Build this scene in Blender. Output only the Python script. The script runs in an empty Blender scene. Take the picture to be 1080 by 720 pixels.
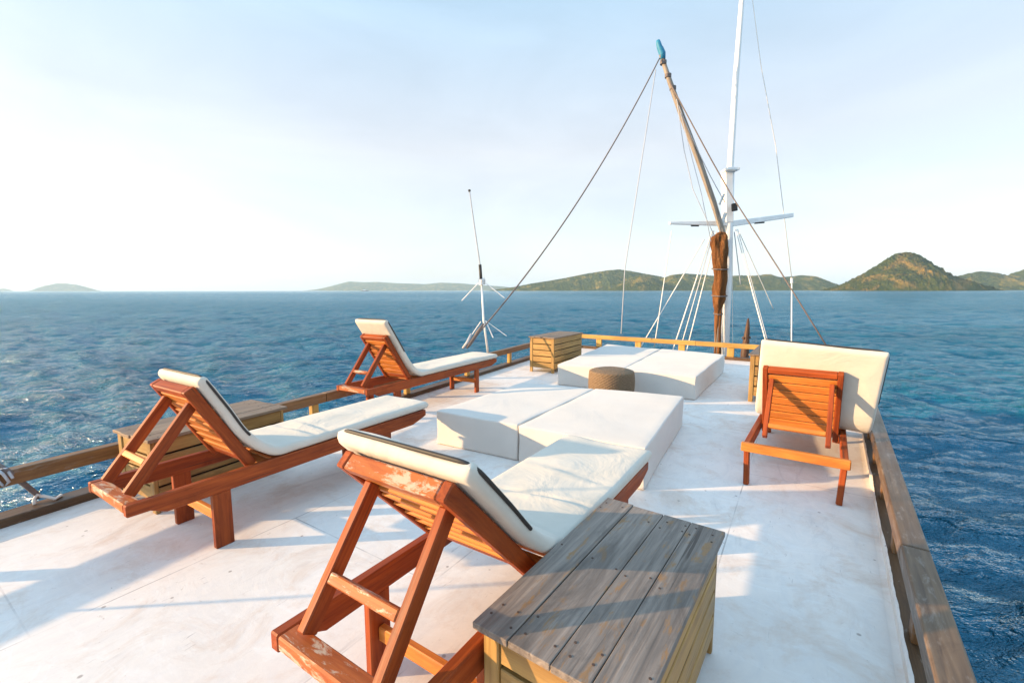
import bpy, bmesh, math, random
import numpy as np
from mathutils import Vector, Matrix
random.seed(7); RNG = np.random.default_rng(7)
R = math.radians
scene = bpy.context.scene
C = scene.collection

# ------------------------------------------------------------------ camera
CAMZ = 1.5
PITCH = math.atan(54/470)
cam_d = bpy.data.cameras.new('camera'); cam = bpy.data.objects.new('camera', cam_d); C.objects.link(cam)
cam.location = (0, 0, CAMZ); cam.rotation_euler = (math.pi/2-PITCH, R(0.1), 0)
cam_d.sensor_width = 36; cam_d.lens = 36*470/1080
cam_d.clip_start = 0.05; cam_d.clip_end = 60000
scene.camera = cam

# ------------------------------------------------------------------ light
SUN_EL = R(12.2)
SUN_H = Vector((-0.9954, -0.0958))                # horizontal direction towards the sun
sun_dir = Vector((SUN_H.x*math.cos(SUN_EL), SUN_H.y*math.cos(SUN_EL), math.sin(SUN_EL)))
sd = bpy.data.lights.new('sun', 'SUN'); so = bpy.data.objects.new('sun', sd); C.objects.link(so)
sd.energy = 5.0; sd.angle = R(0.6); sd.color = (1.0, 0.66, 0.34)
so.rotation_euler = (-sun_dir).to_track_quat('-Z', 'Y').to_euler()
so.location = (-20, -2, 12)
world = bpy.data.worlds.new('World'); scene.world = world; world.use_nodes = True
wn = world.node_tree; wn.nodes.clear()
wo = wn.nodes.new('ShaderNodeOutputWorld'); bg = wn.nodes.new('ShaderNodeBackground')
sky = wn.nodes.new('ShaderNodeTexSky'); sky.sky_type = 'NISHITA'; sky.sun_disc = False
sky.sun_elevation = SUN_EL; sky.sun_rotation = math.atan2(SUN_H.x, SUN_H.y)
sky.altitude = 0; sky.air_density = 1.0; sky.dust_density = 1.2; sky.ozone_density = 1.0
def wnode(kind, **kw):
    n = wn.nodes.new(kind)
    for k, v in kw.items():
        if k in n.inputs: n.inputs[k].default_value = v
        else: setattr(n, k, v)
    return n
def wl(a, b): wn.links.new(a, b)
tc = wnode('ShaderNodeTexCoord')
mp = wnode('ShaderNodeMapping'); mp.inputs['Scale'].default_value = (1.0, 1.0, 3.2); mp.inputs['Location'].default_value = (0.35, 0.2, 0.1)
wl(tc.outputs['Generated'], mp.inputs['Vector'])
cn = wnode('ShaderNodeTexNoise', Scale=1.8, Detail=8, Roughness=0.56, Distortion=0.5); wl(mp.outputs[0], cn.inputs['Vector'])
cr = wnode('ShaderNodeMapRange'); cr.inputs['From Min'].default_value = 0.34; cr.inputs['From Max'].default_value = 0.70
cr.inputs['To Min'].default_value = 0.93; cr.inputs['To Max'].default_value = 1.16; wl(cn.outputs['Fac'], cr.inputs['Value'])
# thin high veil of cloud over the whole sky: creamier low down, bluer higher up
sepx = wnode('ShaderNodeSeparateXYZ'); wl(tc.outputs['Generated'], sepx.inputs[0])
vr = wnode('ShaderNodeValToRGB'); ve = vr.color_ramp.elements
for q in range(3): ve.new(0.5)
for q, (pz, cz) in enumerate(((0.0, (0.73, 0.80, 1.0)), (0.10, (0.78, 0.80, 0.86)), (0.28, (0.83, 0.80, 0.80)), (0.55, (0.55, 0.79, 0.98)), (1.0, (0.50, 0.78, 1.0)))):
    ve[q].position = pz; ve[q].color = (*cz, 1)
wl(sepx.outputs['Z'], vr.inputs['Fac'])
s2 = wnode('ShaderNodeMath', operation='MULTIPLY'); s2.inputs[1].default_value = 3.0; wl(cr.outputs[0], s2.inputs[0])
# fill glow added to the unseen sky overhead and astern, lifts the shaded sides
zr_ = wnode('ShaderNodeMapRange', interpolation_type='SMOOTHSTEP'); zr_.inputs['From Min'].default_value = 0.52; zr_.inputs['From Max'].default_value = 0.9
zr_.inputs['To Min'].default_value = 0.0; zr_.inputs['To Max'].default_value = 1.5; wl(sepx.outputs['Z'], zr_.inputs['Value'])
br_ = wnode('ShaderNodeMapRange', interpolation_type='SMOOTHSTEP'); br_.inputs['From Min'].default_value = -0.05; br_.inputs['From Max'].default_value = -0.6
br_.inputs['To Min'].default_value = 0.0; br_.inputs['To Max'].default_value = 0.8; wl(sepx.outputs['Y'], br_.inputs['Value'])
s3 = wnode('ShaderNodeMath', operation='ADD'); wl(zr_.outputs[0], s3.inputs[0]); wl(br_.outputs[0], s3.inputs[1])
zs_ = wnode('ShaderNodeVectorMath', operation='SCALE'); zs_.inputs[0].default_value = (0.46, 0.86, 1.32); wl(s3.outputs[0], zs_.inputs['Scale'])
vs_ = wnode('ShaderNodeVectorMath', operation='SCALE'); wl(vr.outputs['Color'], vs_.inputs[0]); wl(s2.outputs[0], vs_.inputs['Scale'])
gs_ = wnode('ShaderNodeVectorMath', operation='MULTIPLY'); gs_.inputs[1].default_value = (0.50, 0.50, 0.50); wl(sky.outputs[0], gs_.inputs[0])
ad = wnode('ShaderNodeVectorMath', operation='ADD'); wl(gs_.outputs[0], ad.inputs[0]); wl(vs_.outputs[0], ad.inputs[1])
ad2 = wnode('ShaderNodeVectorMath', operation='ADD'); wl(ad.outputs[0], ad2.inputs[0]); wl(zs_.outputs[0], ad2.inputs[1]); wl(ad2.outputs[0], bg.inputs['Color']); wl(bg.outputs[0], wo.inputs['Surface'])
bg.inputs['Strength'].default_value = 0.12
scene.view_settings.view_transform = 'Standard'; scene.view_settings.look = 'None'
scene.view_settings.gamma = 1; scene.view_settings.exposure = 1.04
scene.render.engine = 'CYCLES'
scene.cycles.max_bounces = 8; scene.cycles.volume_bounces = 1
scene.cycles.sample_clamp_indirect = 8

# ------------------------------------------------------------------ node helpers
def mat(name):
    m = bpy.data.materials.new(name); m.use_nodes = True
    nt = m.node_tree; return m, nt, nt.nodes['Principled BSDF']
def N(nt, kind, **kw):
    n = nt.nodes.new(kind)
    for k, v in kw.items():
        if k in n.inputs: n.inputs[k].default_value = v
        else: setattr(n, k, v)
    return n
def ramp(nt, fac, stops):
    r = nt.nodes.new('ShaderNodeValToRGB'); e = r.color_ramp.elements
    while len(e) < len(stops): e.new(0.5)
    for i, (p, c) in enumerate(stops):
        e[i].position = p
        if not hasattr(c, '__len__'): c = (c, c, c)
        e[i].color = (c[0], c[1], c[2], 1)
    nt.links.new(fac, r.inputs['Fac']); return r.outputs['Color']
def mixc(nt, fac, a, b, mode='MIX'):
    m = nt.nodes.new('ShaderNodeMixRGB'); m.blend_type = mode
    for s, v in (('Fac', fac), ('Color1', a), ('Color2', b)):
        if hasattr(v, 'is_linked'): nt.links.new(v, m.inputs[s])
        elif hasattr(v, '__len__'): m.inputs[s].default_value = (v[0], v[1], v[2], 1)
        else: m.inputs[s].default_value = v
    return m.outputs['Color']
def noise(nt, vec, scale, detail=5, rough=0.6, dist=0.0):
    n = N(nt, 'ShaderNodeTexNoise', Scale=scale, Detail=detail, Roughness=rough, Distortion=dist)
    if vec is not None: nt.links.new(vec, n.inputs['Vector'])
    return n.outputs['Fac']
def mapped(nt, src, scale=(1, 1, 1), rot=(0, 0, 0), loc=(0, 0, 0)):
    m = nt.nodes.new('ShaderNodeMapping'); m.inputs['Scale'].default_value = scale
    m.inputs['Rotation'].default_value = rot; m.inputs['Location'].default_value = loc
    nt.links.new(src, m.inputs['Vector']); return m.outputs[0]
def bump(nt, h, strength, dist, b, prev=None):
    n = N(nt, 'ShaderNodeBump', Strength=strength, Distance=dist)
    nt.links.new(h, n.inputs['Height'])
    if prev is not None: nt.links.new(prev, n.inputs['Normal'])
    nt.links.new(n.outputs[0], b.inputs['Normal']); return n.outputs[0]

def wood(name, c1, c2, wear=(0.5, 0.45, 0.38), wear_lo=0.62, wear_hi=0.72, wear_amt=0.8, rough=0.5, dark=0.5, bstr=0.35, spec=0.4):
    m, nt, b = mat(name)
    a = N(nt, 'ShaderNodeAttribute', attribute_name='grain').outputs['Vector']
    g = noise(nt, mapped(nt, a, (2.2, 42, 42)), 1.0, 6, 0.65, 0.6)
    col = ramp(nt, g, [(0.32, c1), (0.68, c2)])
    big = noise(nt, mapped(nt, a, (1.6, 7, 7)), 1.0, 4, 0.6, 0.3)
    shade = ramp(nt, big, [(0.3, (dark, dark, dark)), (0.62, (1, 1, 1))])
    col = mixc(nt, 0.75, col, shade, 'MULTIPLY')
    w1 = noise(nt, mapped(nt, a, (7, 22, 22), loc=(3, 7, 2)), 1.0, 8, 0.7, 0.4)
    wf = ramp(nt, w1, [(wear_lo, 0.0), (wear_hi, wear_amt)])
    col = mixc(nt, wf, col, wear)
    st = noise(nt, mapped(nt, a, (2.5, 5, 5), loc=(5, 2, 8)), 1.0, 7, 0.75, 1.2)
    col = mixc(nt, ramp(nt, st, [(0.53, 0.0), (0.66, 0.5)]), col, tuple(x*0.6 for x in c1))
    # cracks
    ck = noise(nt, mapped(nt, a, (1.4, 60, 60), loc=(9, 1, 4)), 1.0, 3, 0.5, 0.2)
    cf = ramp(nt, ck, [(0.27, 0.75), (0.33, 0.0)])
    col = mixc(nt, cf, col, (0.03, 0.02, 0.015))
    oi = N(nt, 'ShaderNodeObjectInfo').outputs['Random']
    col = mixc(nt, 1.0, col, ramp(nt, oi, [(0.0, (0.84, 0.82, 0.80)), (1.0, (1.08, 1.08, 1.06))]), 'MULTIPLY')
    nt.links.new(col, b.inputs['Base Color'])
    rr = ramp(nt, big, [(0.3, rough-0.12), (0.7, min(1, rough+0.15))]); nt.links.new(rr, b.inputs['Roughness'])
    b.inputs['Specular IOR Level'].default_value = spec
    h = mixc(nt, 0.5, g, ck); bump(nt, h, bstr, 0.004, b)
    return m

M = {}
M['redwood'] = wood('stained_red_wood', (0.20, 0.034, 0.009), (0.40, 0.085, 0.017), (0.42, 0.25, 0.14), 0.69, 0.73, 0.5, 0.50, 0.5, spec=0.22)
M['redwood_worn'] = wood('worn_red_wood', (0.30, 0.07, 0.02), (0.50, 0.15, 0.04), (0.50, 0.42, 0.33), 0.52, 0.58, 0.8, 0.55, 0.5, spec=0.25)
M['slat'] = wood('slat_wood', (0.46, 0.13, 0.02), (0.68, 0.24, 0.04), (0.6, 0.45, 0.3), 0.70, 0.75, 0.5, 0.5, 0.55)
M['greylid'] = wood('weathered_grey_planks', (0.14, 0.115, 0.10), (0.36, 0.305, 0.265), (0.30, 0.16, 0.055), 0.555, 0.635, 0.8, 0.5, 0.45, 0.6)
M['brownlid'] = wood('weathered_brown_planks', (0.16, 0.105, 0.07), (0.28, 0.20, 0.14), (0.30, 0.26, 0.22), 0.58, 0.68, 0.6, 0.6, 0.6, 0.5)
M['yellow'] = wood('varnished_yellow_planks', (0.27, 0.15, 0.045), (0.46, 0.28, 0.09), (0.42, 0.34, 0.22), 0.64, 0.74, 0.6, 0.5, 0.6, 0.4)
M['rail'] = wood('brown_rail_wood', (0.15, 0.07, 0.025), (0.28, 0.14, 0.05), (0.24, 0.19, 0.15), 0.56, 0.66, 0.7, 0.45, 0.55, 0.4)
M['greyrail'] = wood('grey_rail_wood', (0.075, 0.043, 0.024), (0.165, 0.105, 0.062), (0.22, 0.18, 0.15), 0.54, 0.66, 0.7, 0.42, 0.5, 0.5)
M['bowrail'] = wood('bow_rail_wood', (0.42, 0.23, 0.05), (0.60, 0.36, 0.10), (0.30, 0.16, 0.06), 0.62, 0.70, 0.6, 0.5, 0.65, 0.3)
M['sill'] = wood('dark_sill_wood', (0.07, 0.035, 0.015), (0.15, 0.08, 0.035), (0.28, 0.24, 0.2), 0.60, 0.70, 0.7, 0.5, 0.55, 0.4)
M['spar'] = wood('grey_spar_wood', (0.20, 0.165, 0.135), (0.34, 0.29, 0.245), (0.22, 0.12, 0.07), 0.62, 0.70, 0.7, 0.6, 0.6, 0.4)
M['darkpost'] = wood('dark_post_wood', (0.05, 0.025, 0.015), (0.13, 0.06, 0.03), (0.2, 0.15, 0.1), 0.6, 0.7, 0.5, 0.6, 0.6, 0.4)

def plain(name, col, rough=0.5, metal=0.0, var=0.15, sc=30, bstr=0.0):
    m, nt, b = mat(name)
    o = N(nt, 'ShaderNodeTexCoord').outputs['Object']
    n = noise(nt, o, sc, 5, 0.6)
    c = ramp(nt, n, [(0.3, tuple(x*(1-var) for x in col)), (0.7, tuple(min(1, x*(1+var)) for x in col))])
    nt.links.new(c, b.inputs['Base Color']); b.inputs['Roughness'].default_value = rough; b.inputs['Metallic'].default_value = metal
    if bstr: bump(nt, n, bstr, 0.01, b)
    return m
M['whitepaint'] = plain('white_mast_paint', (0.80, 0.79, 0.77), 0.4, 0, 0.06, 6)
M['whiterope'] = plain('white_rope_fibre', (0.72, 0.70, 0.66), 0.9)
M['darkrope'] = plain('dark_rope_fibre', (0.16, 0.13, 0.12), 0.9)
M['greyrope'] = plain('grey_rope_fibre', (0.40, 0.42, 0.45), 0.9)
M['metal'] = plain('galvanised_metal', (0.55, 0.55, 0.54), 0.4, 0.7)
M['black'] = plain('black_trim', (0.025, 0.022, 0.02), 0.6)
M['nail'] = plain('rusty_nail', (0.06, 0.035, 0.025), 0.7)
M['blue'] = plain('blue_wrapping', (0.02, 0.20, 0.34), 0.6)
M['gap_shade'] = plain('chest_gap_shade', (0.02, 0.013, 0.008), 0.9)  # near-black colour standing in for the shade between chest slats
M['hull'] = plain('hull_planking', (0.30, 0.16, 0.07), 0.5, 0, 0.25, 8)

def fabric(name, col, col2, wr=0.25, wscale=3.0):
    m, nt, b = mat(name)
    o = N(nt, 'ShaderNodeTexCoord').outputs['Object']
    n1 = noise(nt, o, 2.3, 5, 0.6, 0.3); c = ramp(nt, n1, [(0.3, col2), (0.65, col)])
    n4 = noise(nt, o, 14, 6, 0.7); c = mixc(nt, ramp(nt, n4, [(0.60, 0.0), (0.78, 0.35)]), c, tuple(x*0.82 for x in col2))
    nt.links.new(c, b.inputs['Base Color']); b.inputs['Roughness'].default_value = 0.85
    b.inputs['Specular IOR Level'].default_value = 0.2
    b.inputs['Sheen Weight'].default_value = 0.15
    n2 = noise(nt, mapped(nt, o, (1, 1, 1), (0, 0, 0.6)), wscale, 4, 0.55, 1.2)
    p = bump(nt, n2, wr, 0.05, b)
    wv = N(nt, 'ShaderNodeTexNoise', Scale=420, Detail=2); nt.links.new(o, wv.inputs['Vector'])
    bump(nt, wv.outputs['Fac'], 0.12, 0.002, b, p)
    return m
M['pad'] = fabric('cream_canvas', (0.60, 0.555, 0.485), (0.53, 0.485, 0.415))
M['mattress'] = fabric('white_mattress_cover', (0.60, 0.565, 0.525), (0.56, 0.525, 0.485), 0.14, 1.6)
def sail_mat():
    m, nt, b = mat('brown_sail_canvas')
    o = N(nt, 'ShaderNodeTexCoord').outputs['Object']
    f1 = noise(nt, mapped(nt, o, (16, 16, 1.1)), 1.0, 6, 0.7, 0.8); f2 = noise(nt, mapped(nt, o, (5, 5, 3)), 1.0, 5, 0.7, 1.0)
    c = ramp(nt, f1, [(0.3, (0.10, 0.038, 0.014)), (0.55, (0.24, 0.10, 0.036)), (0.75, (0.34, 0.17, 0.07))])
    nt.links.new(c, b.inputs['Base Color']); b.inputs['Roughness'].default_value = 0.9; b.inputs['Specular IOR Level'].default_value = 0.15
    p = bump(nt, f2, 0.8, 0.12, b); bump(nt, f1, 1.0, 0.09, b, p); return m
M['sail'] = sail_mat()

def wicker_mat():
    m, nt, b = mat('woven_seagrass')
    o = N(nt, 'ShaderNodeTexCoord').outputs['Object']
    n = noise(nt, o, 60, 4, 0.7); c = ramp(nt, n, [(0.3, (0.10, 0.06, 0.032)), (0.7, (0.24, 0.16, 0.09))])
    nt.links.new(c, b.inputs['Base Color']); b.inputs['Roughness'].default_value = 0.75
    bump(nt, n, 0.5, 0.006, b); return m
M['wicker'] = wicker_mat()

def deck_mat():
    m, nt, b = mat('worn_white_deck_paint')
    o = N(nt, 'ShaderNodeTexCoord').outputs['Object']
    rot = mapped(nt, o, (1, 1, 1), (0, 0, R(33)))
    n1 = noise(nt, o, 0.9, 6, 0.6, 0.4)
    col = ramp(nt, n1, [(0.30, (0.68, 0.62, 0.57)), (0.62, (0.80, 0.74, 0.685))])
    # brushed paint streaks
    n2 = noise(nt, mapped(nt, rot, (8, 3.2, 1)), 1.0, 8, 0.72, 1.6)
    col = mixc(nt, ramp(nt, n2, [(0.44, 0.0), (0.74, 0.42)]), col, (0.58, 0.55, 0.55))
    n2b = noise(nt, mapped(nt, rot, (3.0, 7, 1), loc=(4, 3, 0)), 1.0, 8, 0.72, 1.8)
    col = mixc(nt, ramp(nt, n2b, [(0.50, 0.0), (0.74, 0.5)]), col, (0.84, 0.82, 0.80))
    # worn patches, rosy plywood showing faintly
    n3 = noise(nt, o, 2.6, 8, 0.72, 0.7)
    col = mixc(nt, ramp(nt, n3, [(0.50, 0.0), (0.68, 0.62)]), col, (0.58, 0.43, 0.33))
    # specks and smudges
    n5 = noise(nt, o, 13, 4, 0.75, 1.5)
    col = mixc(nt, ramp(nt, n5, [(0.655, 0.0), (0.73, 0.6)]), col, (0.40, 0.31, 0.25))
    n6 = noise(nt, mapped(nt, rot, (40, 7, 1), loc=(1, 8, 0)), 1.0, 3, 0.6, 1.0)
    col = mixc(nt, ramp(nt, n6, [(0.68, 0.0), (0.76, 0.6)]), col, (0.36, 0.31, 0.29))
    vz = N(nt, 'ShaderNodeTexVoronoi', Scale=5.5); nt.links.new(o, vz.inputs['Vector'])
    col = mixc(nt, ramp(nt, vz.outputs['Distance'], [(0.035, 0.7), (0.06, 0.0)]), col, (0.25, 0.2, 0.17))
    n7 = noise(nt, mapped(nt, rot, (5, 1.1, 1), loc=(7, 2, 0)), 1.0, 6, 0.7, 1.0)
    col = mixc(nt, ramp(nt, n7, [(0.60, 0.0), (0.72, 0.45)]), col, (0.50, 0.45, 0.42))
    # sheet joints
    br = N(nt, 'ShaderNodeTexBrick'); br.offset = 0.5
    for k, v in (('Scale', 1.0), ('Mortar Size', 0.0045), ('Brick Width', 2.44), ('Row Height', 1.22), ('Mortar Smooth', 0.3)): br.inputs[k].default_value = v
    nt.links.new(mapped(nt, rot, (1, 1, 1), (0, 0, R(90)), (0.35, 0.3, 0)), br.inputs['Vector'])
    jn = noise(nt, o, 3.0, 4, 0.6)
    jf = N(nt, 'ShaderNodeMath', operation='MULTIPLY'); nt.links.new(br.outputs['Fac'], jf.inputs[0])
    nt.links.new(ramp(nt, jn, [(0.40, 0.12), (0.62, 0.9)]), jf.inputs[1])
    col = mixc(nt, jf.outputs[0], col, (0.40, 0.36, 0.34))
    nt.links.new(col, b.inputs['Base Color'])
    nt.links.new(ramp(nt, n2, [(0.3, 0.42), (0.7, 0.72)]), b.inputs['Roughness'])
    b.inputs['Specular IOR Level'].default_value = 0.35
    p = bump(nt, mixc(nt, 0.5, n2, n2b), 0.18, 0.005, b)
    p = bump(nt, n3, 0.15, 0.02, b, p)
    return m
M['deck'] = deck_mat()

# ------------------------------------------------------------------ mesh builder
class MB:
    def __init__(s): s.v = []; s.f = []; s.g = []
    def add(s, vs, fs, gs):
        k = len(s.v); s.v += [tuple(v) for v in vs]; s.f += [tuple(i+k for i in f) for f in fs]; s.g += [tuple(g) for g in gs]
    def beam(s, p0, p1, w, h, up=(0, 0, 1), w1=None, h1=None):
        p0, p1 = Vector(p0), Vector(p1); d = (p1-p0); L = d.length; d.normalize(); up = Vector(up)
        x = d.cross(up).normalized(); z = x.cross(d).normalized(); w1 = w if w1 is None else w1; h1 = h if h1 is None else h1
        o = Vector((random.random()*30, random.random()*30, random.random()*30))
        vs = []; gs = []
        for t, p, ww, hh in ((0, p0, w, h), (L, p1, w1, h1)):
            for a, b_ in ((-1, -1), (1, -1), (1, 1), (-1, 1)):
                vs.append(p + x*a*ww/2 + z*b_*hh/2); gs.append(o + Vector((t, a*ww/2, b_*hh/2)))
        s.add(vs, [(3, 2, 1, 0), (4, 5, 6, 7), (0, 1, 5, 4), (1, 2, 6, 5), (2, 3, 7, 6), (3, 0, 4, 7)], gs)
        return s
    def prism(s, poly, z0, z1, axis='Z', along=None):
        # polygon extruded along an axis; grain runs along `along`
        o = Vector((random.random()*30, random.random()*30, random.random()*30))
        vs = []; n = len(poly)
        for z in (z0, z1):
            for a, b_ in poly:
                vs.append(Vector((a, b_, z)) if axis == 'Z' else Vector((z, a, b_)))
        al = Vector(along or (0, 1, 0)).normalized(); si = al.orthogonal().normalized(); th = al.cross(si)
        gs = [o + Vector((v.dot(al), v.dot(si), v.dot(th))) for v in vs]
        fs = [tuple(range(n))[::-1], tuple(range(n, 2*n))] + [(i, (i+1) % n, n+(i+1) % n, n+i) for i in range(n)]
        s.add(vs, fs, gs); return s
    def tube(s, pts, rad, n=10, cap=True):
        pts = [Vector(p) for p in pts]; rad = [rad]*len(pts) if not hasattr(rad, '__len__') else rad
        k = len(pts); vs = []; gs = []; run = 0; ref = None
        o = Vector((random.random()*30, random.random()*30, 0))
        for i, p in enumerate(pts):
            t = (pts[min(i+1, k-1)]-pts[max(i-1, 0)]).normalized()
            if ref is None: ref = t.orthogonal().normalized()
            ref = (ref - t*ref.dot(t)).normalized(); bi = t.cross(ref)
            if i: run += (p-pts[i-1]).length
            for j in range(n):
                a = 2*math.pi*j/n; q = ref*math.cos(a)+bi*math.sin(a)
                vs.append(p+q*rad[i]); gs.append(o+Vector((run, math.cos(a)*rad[i], math.sin(a)*rad[i])))
        fs = [(i*n+j, i*n+(j+1) % n, (i+1)*n+(j+1) % n, (i+1)*n+j) for i in range(k-1) for j in range(n)]
        if cap: fs += [tuple(range(n))[::-1], tuple(range((k-1)*n, k*n))]
        s.add(vs, fs, gs); return s
    def build(s, name, m, parent=None, bevel=0.0, seg=1, smooth=False, loc=None, rz=None):
        me = bpy.data.meshes.new(name); bm = bmesh.new(); ly = bm.verts.layers.float_vector.new('grain')
        bv = [bm.verts.new(v) for v in s.v]
        for v, g in zip(bv, s.g): v[ly] = g
        for f in s.f:
            try: bm.faces.new([bv[i] for i in f])
            except ValueError: pass
        bmesh.ops.recalc_face_normals(bm, faces=bm.faces[:])
        if bevel:
            ed = [e for e in bm.edges if len(e.link_faces) == 2 and e.calc_face_angle(0) > 0.5]
            bmesh.ops.bevel(bm, geom=ed, offset=bevel, segments=seg, affect='EDGES', profile=0.5, clamp_overlap=True)
        bm.to_mesh(me); bm.free()
        if smooth is True:
            me.polygons.foreach_set('use_smooth', [True]*len(me.polygons))
        elif smooth:
            me.polygons.foreach_set('use_smooth', [True]*len(me.polygons)); me.set_sharp_from_angle(angle=smooth)
        me.materials.append(m)
        o = bpy.data.objects.new(name, me); C.objects.link(o)
        if parent is not None: o.parent = parent
        if loc is not None: o.location = loc
        if rz is not None: o.rotation_euler = (0, 0, rz)
        return o
def tag(o, label=None, cat=None, group=None, kind=None):
    for k, v in (('label', label), ('category', cat), ('group', group), ('kind', kind)):
        if v: o[k] = v
    return o
def thing(name, label, cat, loc=(0, 0, 0), ang=0.0, group=None):
    o = bpy.data.objects.new(name, None); C.objects.link(o); o.empty_display_size = 0.2
    o.location = loc; o.rotation_euler = (0, 0, -ang)      # ang: clockwise from +Y seen from above
    return tag(o, label, cat, group)

# a point of the measured layout: pixel column/row of the survey at distance y -> real position
cP, sP = math.cos(PITCH), math.sin(PITCH)
def at_y(px, py, y):
    u = (px-540)/470; v = -(py-360)/470
    d = Vector((u, cP+v*sP, -sP+v*cP)); return Vector((0, 0, CAMZ)) + d*(y/d.y)
def at_z(px, py, z=0.0):
    u = (px-540)/470; v = -(py-360)/470
    d = Vector((u, cP+v*sP, -sP+v*cP)); return Vector((0, 0, CAMZ)) + d*((z-CAMZ)/d.z)

# ------------------------------------------------------------------ water
WZ = -2.6
def water():
    fine = np.linspace(-62, 62, 760); rest = np.linspace(62, 298, 120)[1:-1]
    ang = np.radians(np.concatenate([fine, rest])); na = len(ang)
    rs = [3.2]
    while rs[-1] < 420: rs.append(rs[-1]*1.0085+0.004)
    nr = len(rs); far = [600, 1000, 2000, 4000, 8000, 14000, 30000]
    r = np.array(rs+far); Rr, A = np.meshgrid(r, ang, indexing='ij')
    X = Rr*np.sin(A); Y = Rr*np.cos(A); Z = np.zeros_like(X)
    cell = Rr*0.0095
    wind = math.radians(200)
    for i in range(64):
        lam = 0.45*(1.063**i)
        th = wind + RNG.normal(0, 0.55); k = 2*math.pi/lam
        amp = 0.0088*lam**0.80*(1.25 if lam < 0.8 else (2.1 if lam < 3.6 else 2.1*(3.6/lam)**1.15))
        fade = np.clip((lam-1.7*cell)/(2.0*cell), 0, 1)
        ph = k*(X*math.sin(th)+Y*math.cos(th))+RNG.uniform(0, 6.28)
        s = np.sin(ph); Z += amp*fade*(s*0.5 + 0.5*(1-2*np.abs(np.sin(ph/2))**1.0)*1.0)
    Z *= np.clip(1-(Rr-250)/170, 0, 1)
    n = na; V = np.stack([X, Y, Z+WZ], -1).reshape(-1, 3)
    i0 = np.arange(len(r)-1)[:, None]*n; j = np.arange(n)[None, :]; j1 = (j+1) % n
    F = np.stack([i0+j, i0+j1, i0+n+j1, i0+n+j], -1).reshape(-1, 4)
    me = bpy.data.meshes.new('water'); me.vertices.add(len(V)); me.vertices.foreach_set('co', V.ravel())
    me.loops.add(F.size); me.loops.foreach_set('vertex_index', F.ravel()[::1])
    me.polygons.add(len(F)); me.polygons.foreach_set('loop_start', np.arange(len(F))*4)
    me.polygons.foreach_set('use_smooth', np.ones(len(F), bool)); me.update(); me.validate()
    if me.polygons[0].normal.z < 0: me.flip_normals()
    m, nt, b = mat('sea_water')
    g = N(nt, 'ShaderNodeNewGeometry').outputs['Position']
    nt.nodes.remove(b); out = nt.nodes['Material Output']
    pn = noise(nt, mapped(nt, g, (0.0035, 0.011, 1), (0, 0, 0.15)), 1.0, 5, 0.6, 0.5)
    col = ramp(nt, pn, [(0.35, (0.008, 0.118, 0.205)), (0.65, (0.010, 0.132, 0.226))])
    df = nt.nodes.new('ShaderNodeBsdfDiffuse'); gl = nt.nodes.new('ShaderNodeBsdfGlossy'); fr = nt.nodes.new('ShaderNodeFresnel'); ms = nt.nodes.new('ShaderNodeMixShader')
    nt.links.new(col, df.inputs['Color']); gl.inputs['Color'].default_value = (0.84, 0.96, 1.0, 1); gl.inputs['Roughness'].default_value = 0.09; fr.inputs['IOR'].default_value = 1.33
    calm = noise(nt, mapped(nt, g, (0.0022, 0.021, 1), (0, 0, 0.05), (2, 1, 0)), 1.0, 4, 0.55, 0.6)
    lane = ramp(nt, calm, [(0.36, (0.6, 0.6, 0.6)), (0.52, (1, 1, 1))])
    n1 = noise(nt, mapped(nt, g, (1.7, 3.4, 1), (0, 0, 0.25)), 1.0, 5, 0.62, 0.4)
    n2 = noise(nt, mapped(nt, g, (0.20, 0.50, 1), (0, 0, 0.2)), 1.0, 7, 0.70, 0.3)
    n3 = noise(nt, mapped(nt, g, (6, 11, 1), (0, 0, 0.3)), 1.0, 3, 0.55, 0.2)
    p = None
    for hgt, st, ds in ((n2, 1.0, 1.3), (n1, 1.0, 0.26), (n3, 0.6, 0.04)):
        bn_ = N(nt, 'ShaderNodeBump', Strength=st, Distance=ds); nt.links.new(mixc(nt, 1.0, hgt, lane, 'MULTIPLY'), bn_.inputs['Height'])
        if p is not None: nt.links.new(p, bn_.inputs['Normal'])
        p = bn_.outputs[0]
    for q in (df, gl, fr): nt.links.new(p, q.inputs['Normal'])
    # wave facets hide one another at grazing view, so the sea never mirrors fully
    fm = nt.nodes.new('ShaderNodeMapRange'); fm.inputs['To Max'].default_value = 1.0; nt.links.new(fr.outputs[0], fm.inputs['Value'])
    nt.links.new(fm.outputs[0], ms.inputs['Fac']); nt.links.new(df.outputs[0], ms.inputs[1]); nt.links.new(gl.outputs[0], ms.inputs[2]); nt.links.new(ms.outputs[0], out.inputs['Surface'])
    me.materials.append(m)
    o = bpy.data.objects.new('water', me); C.objects.link(o); tag(o, kind='structure')
water()

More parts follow.
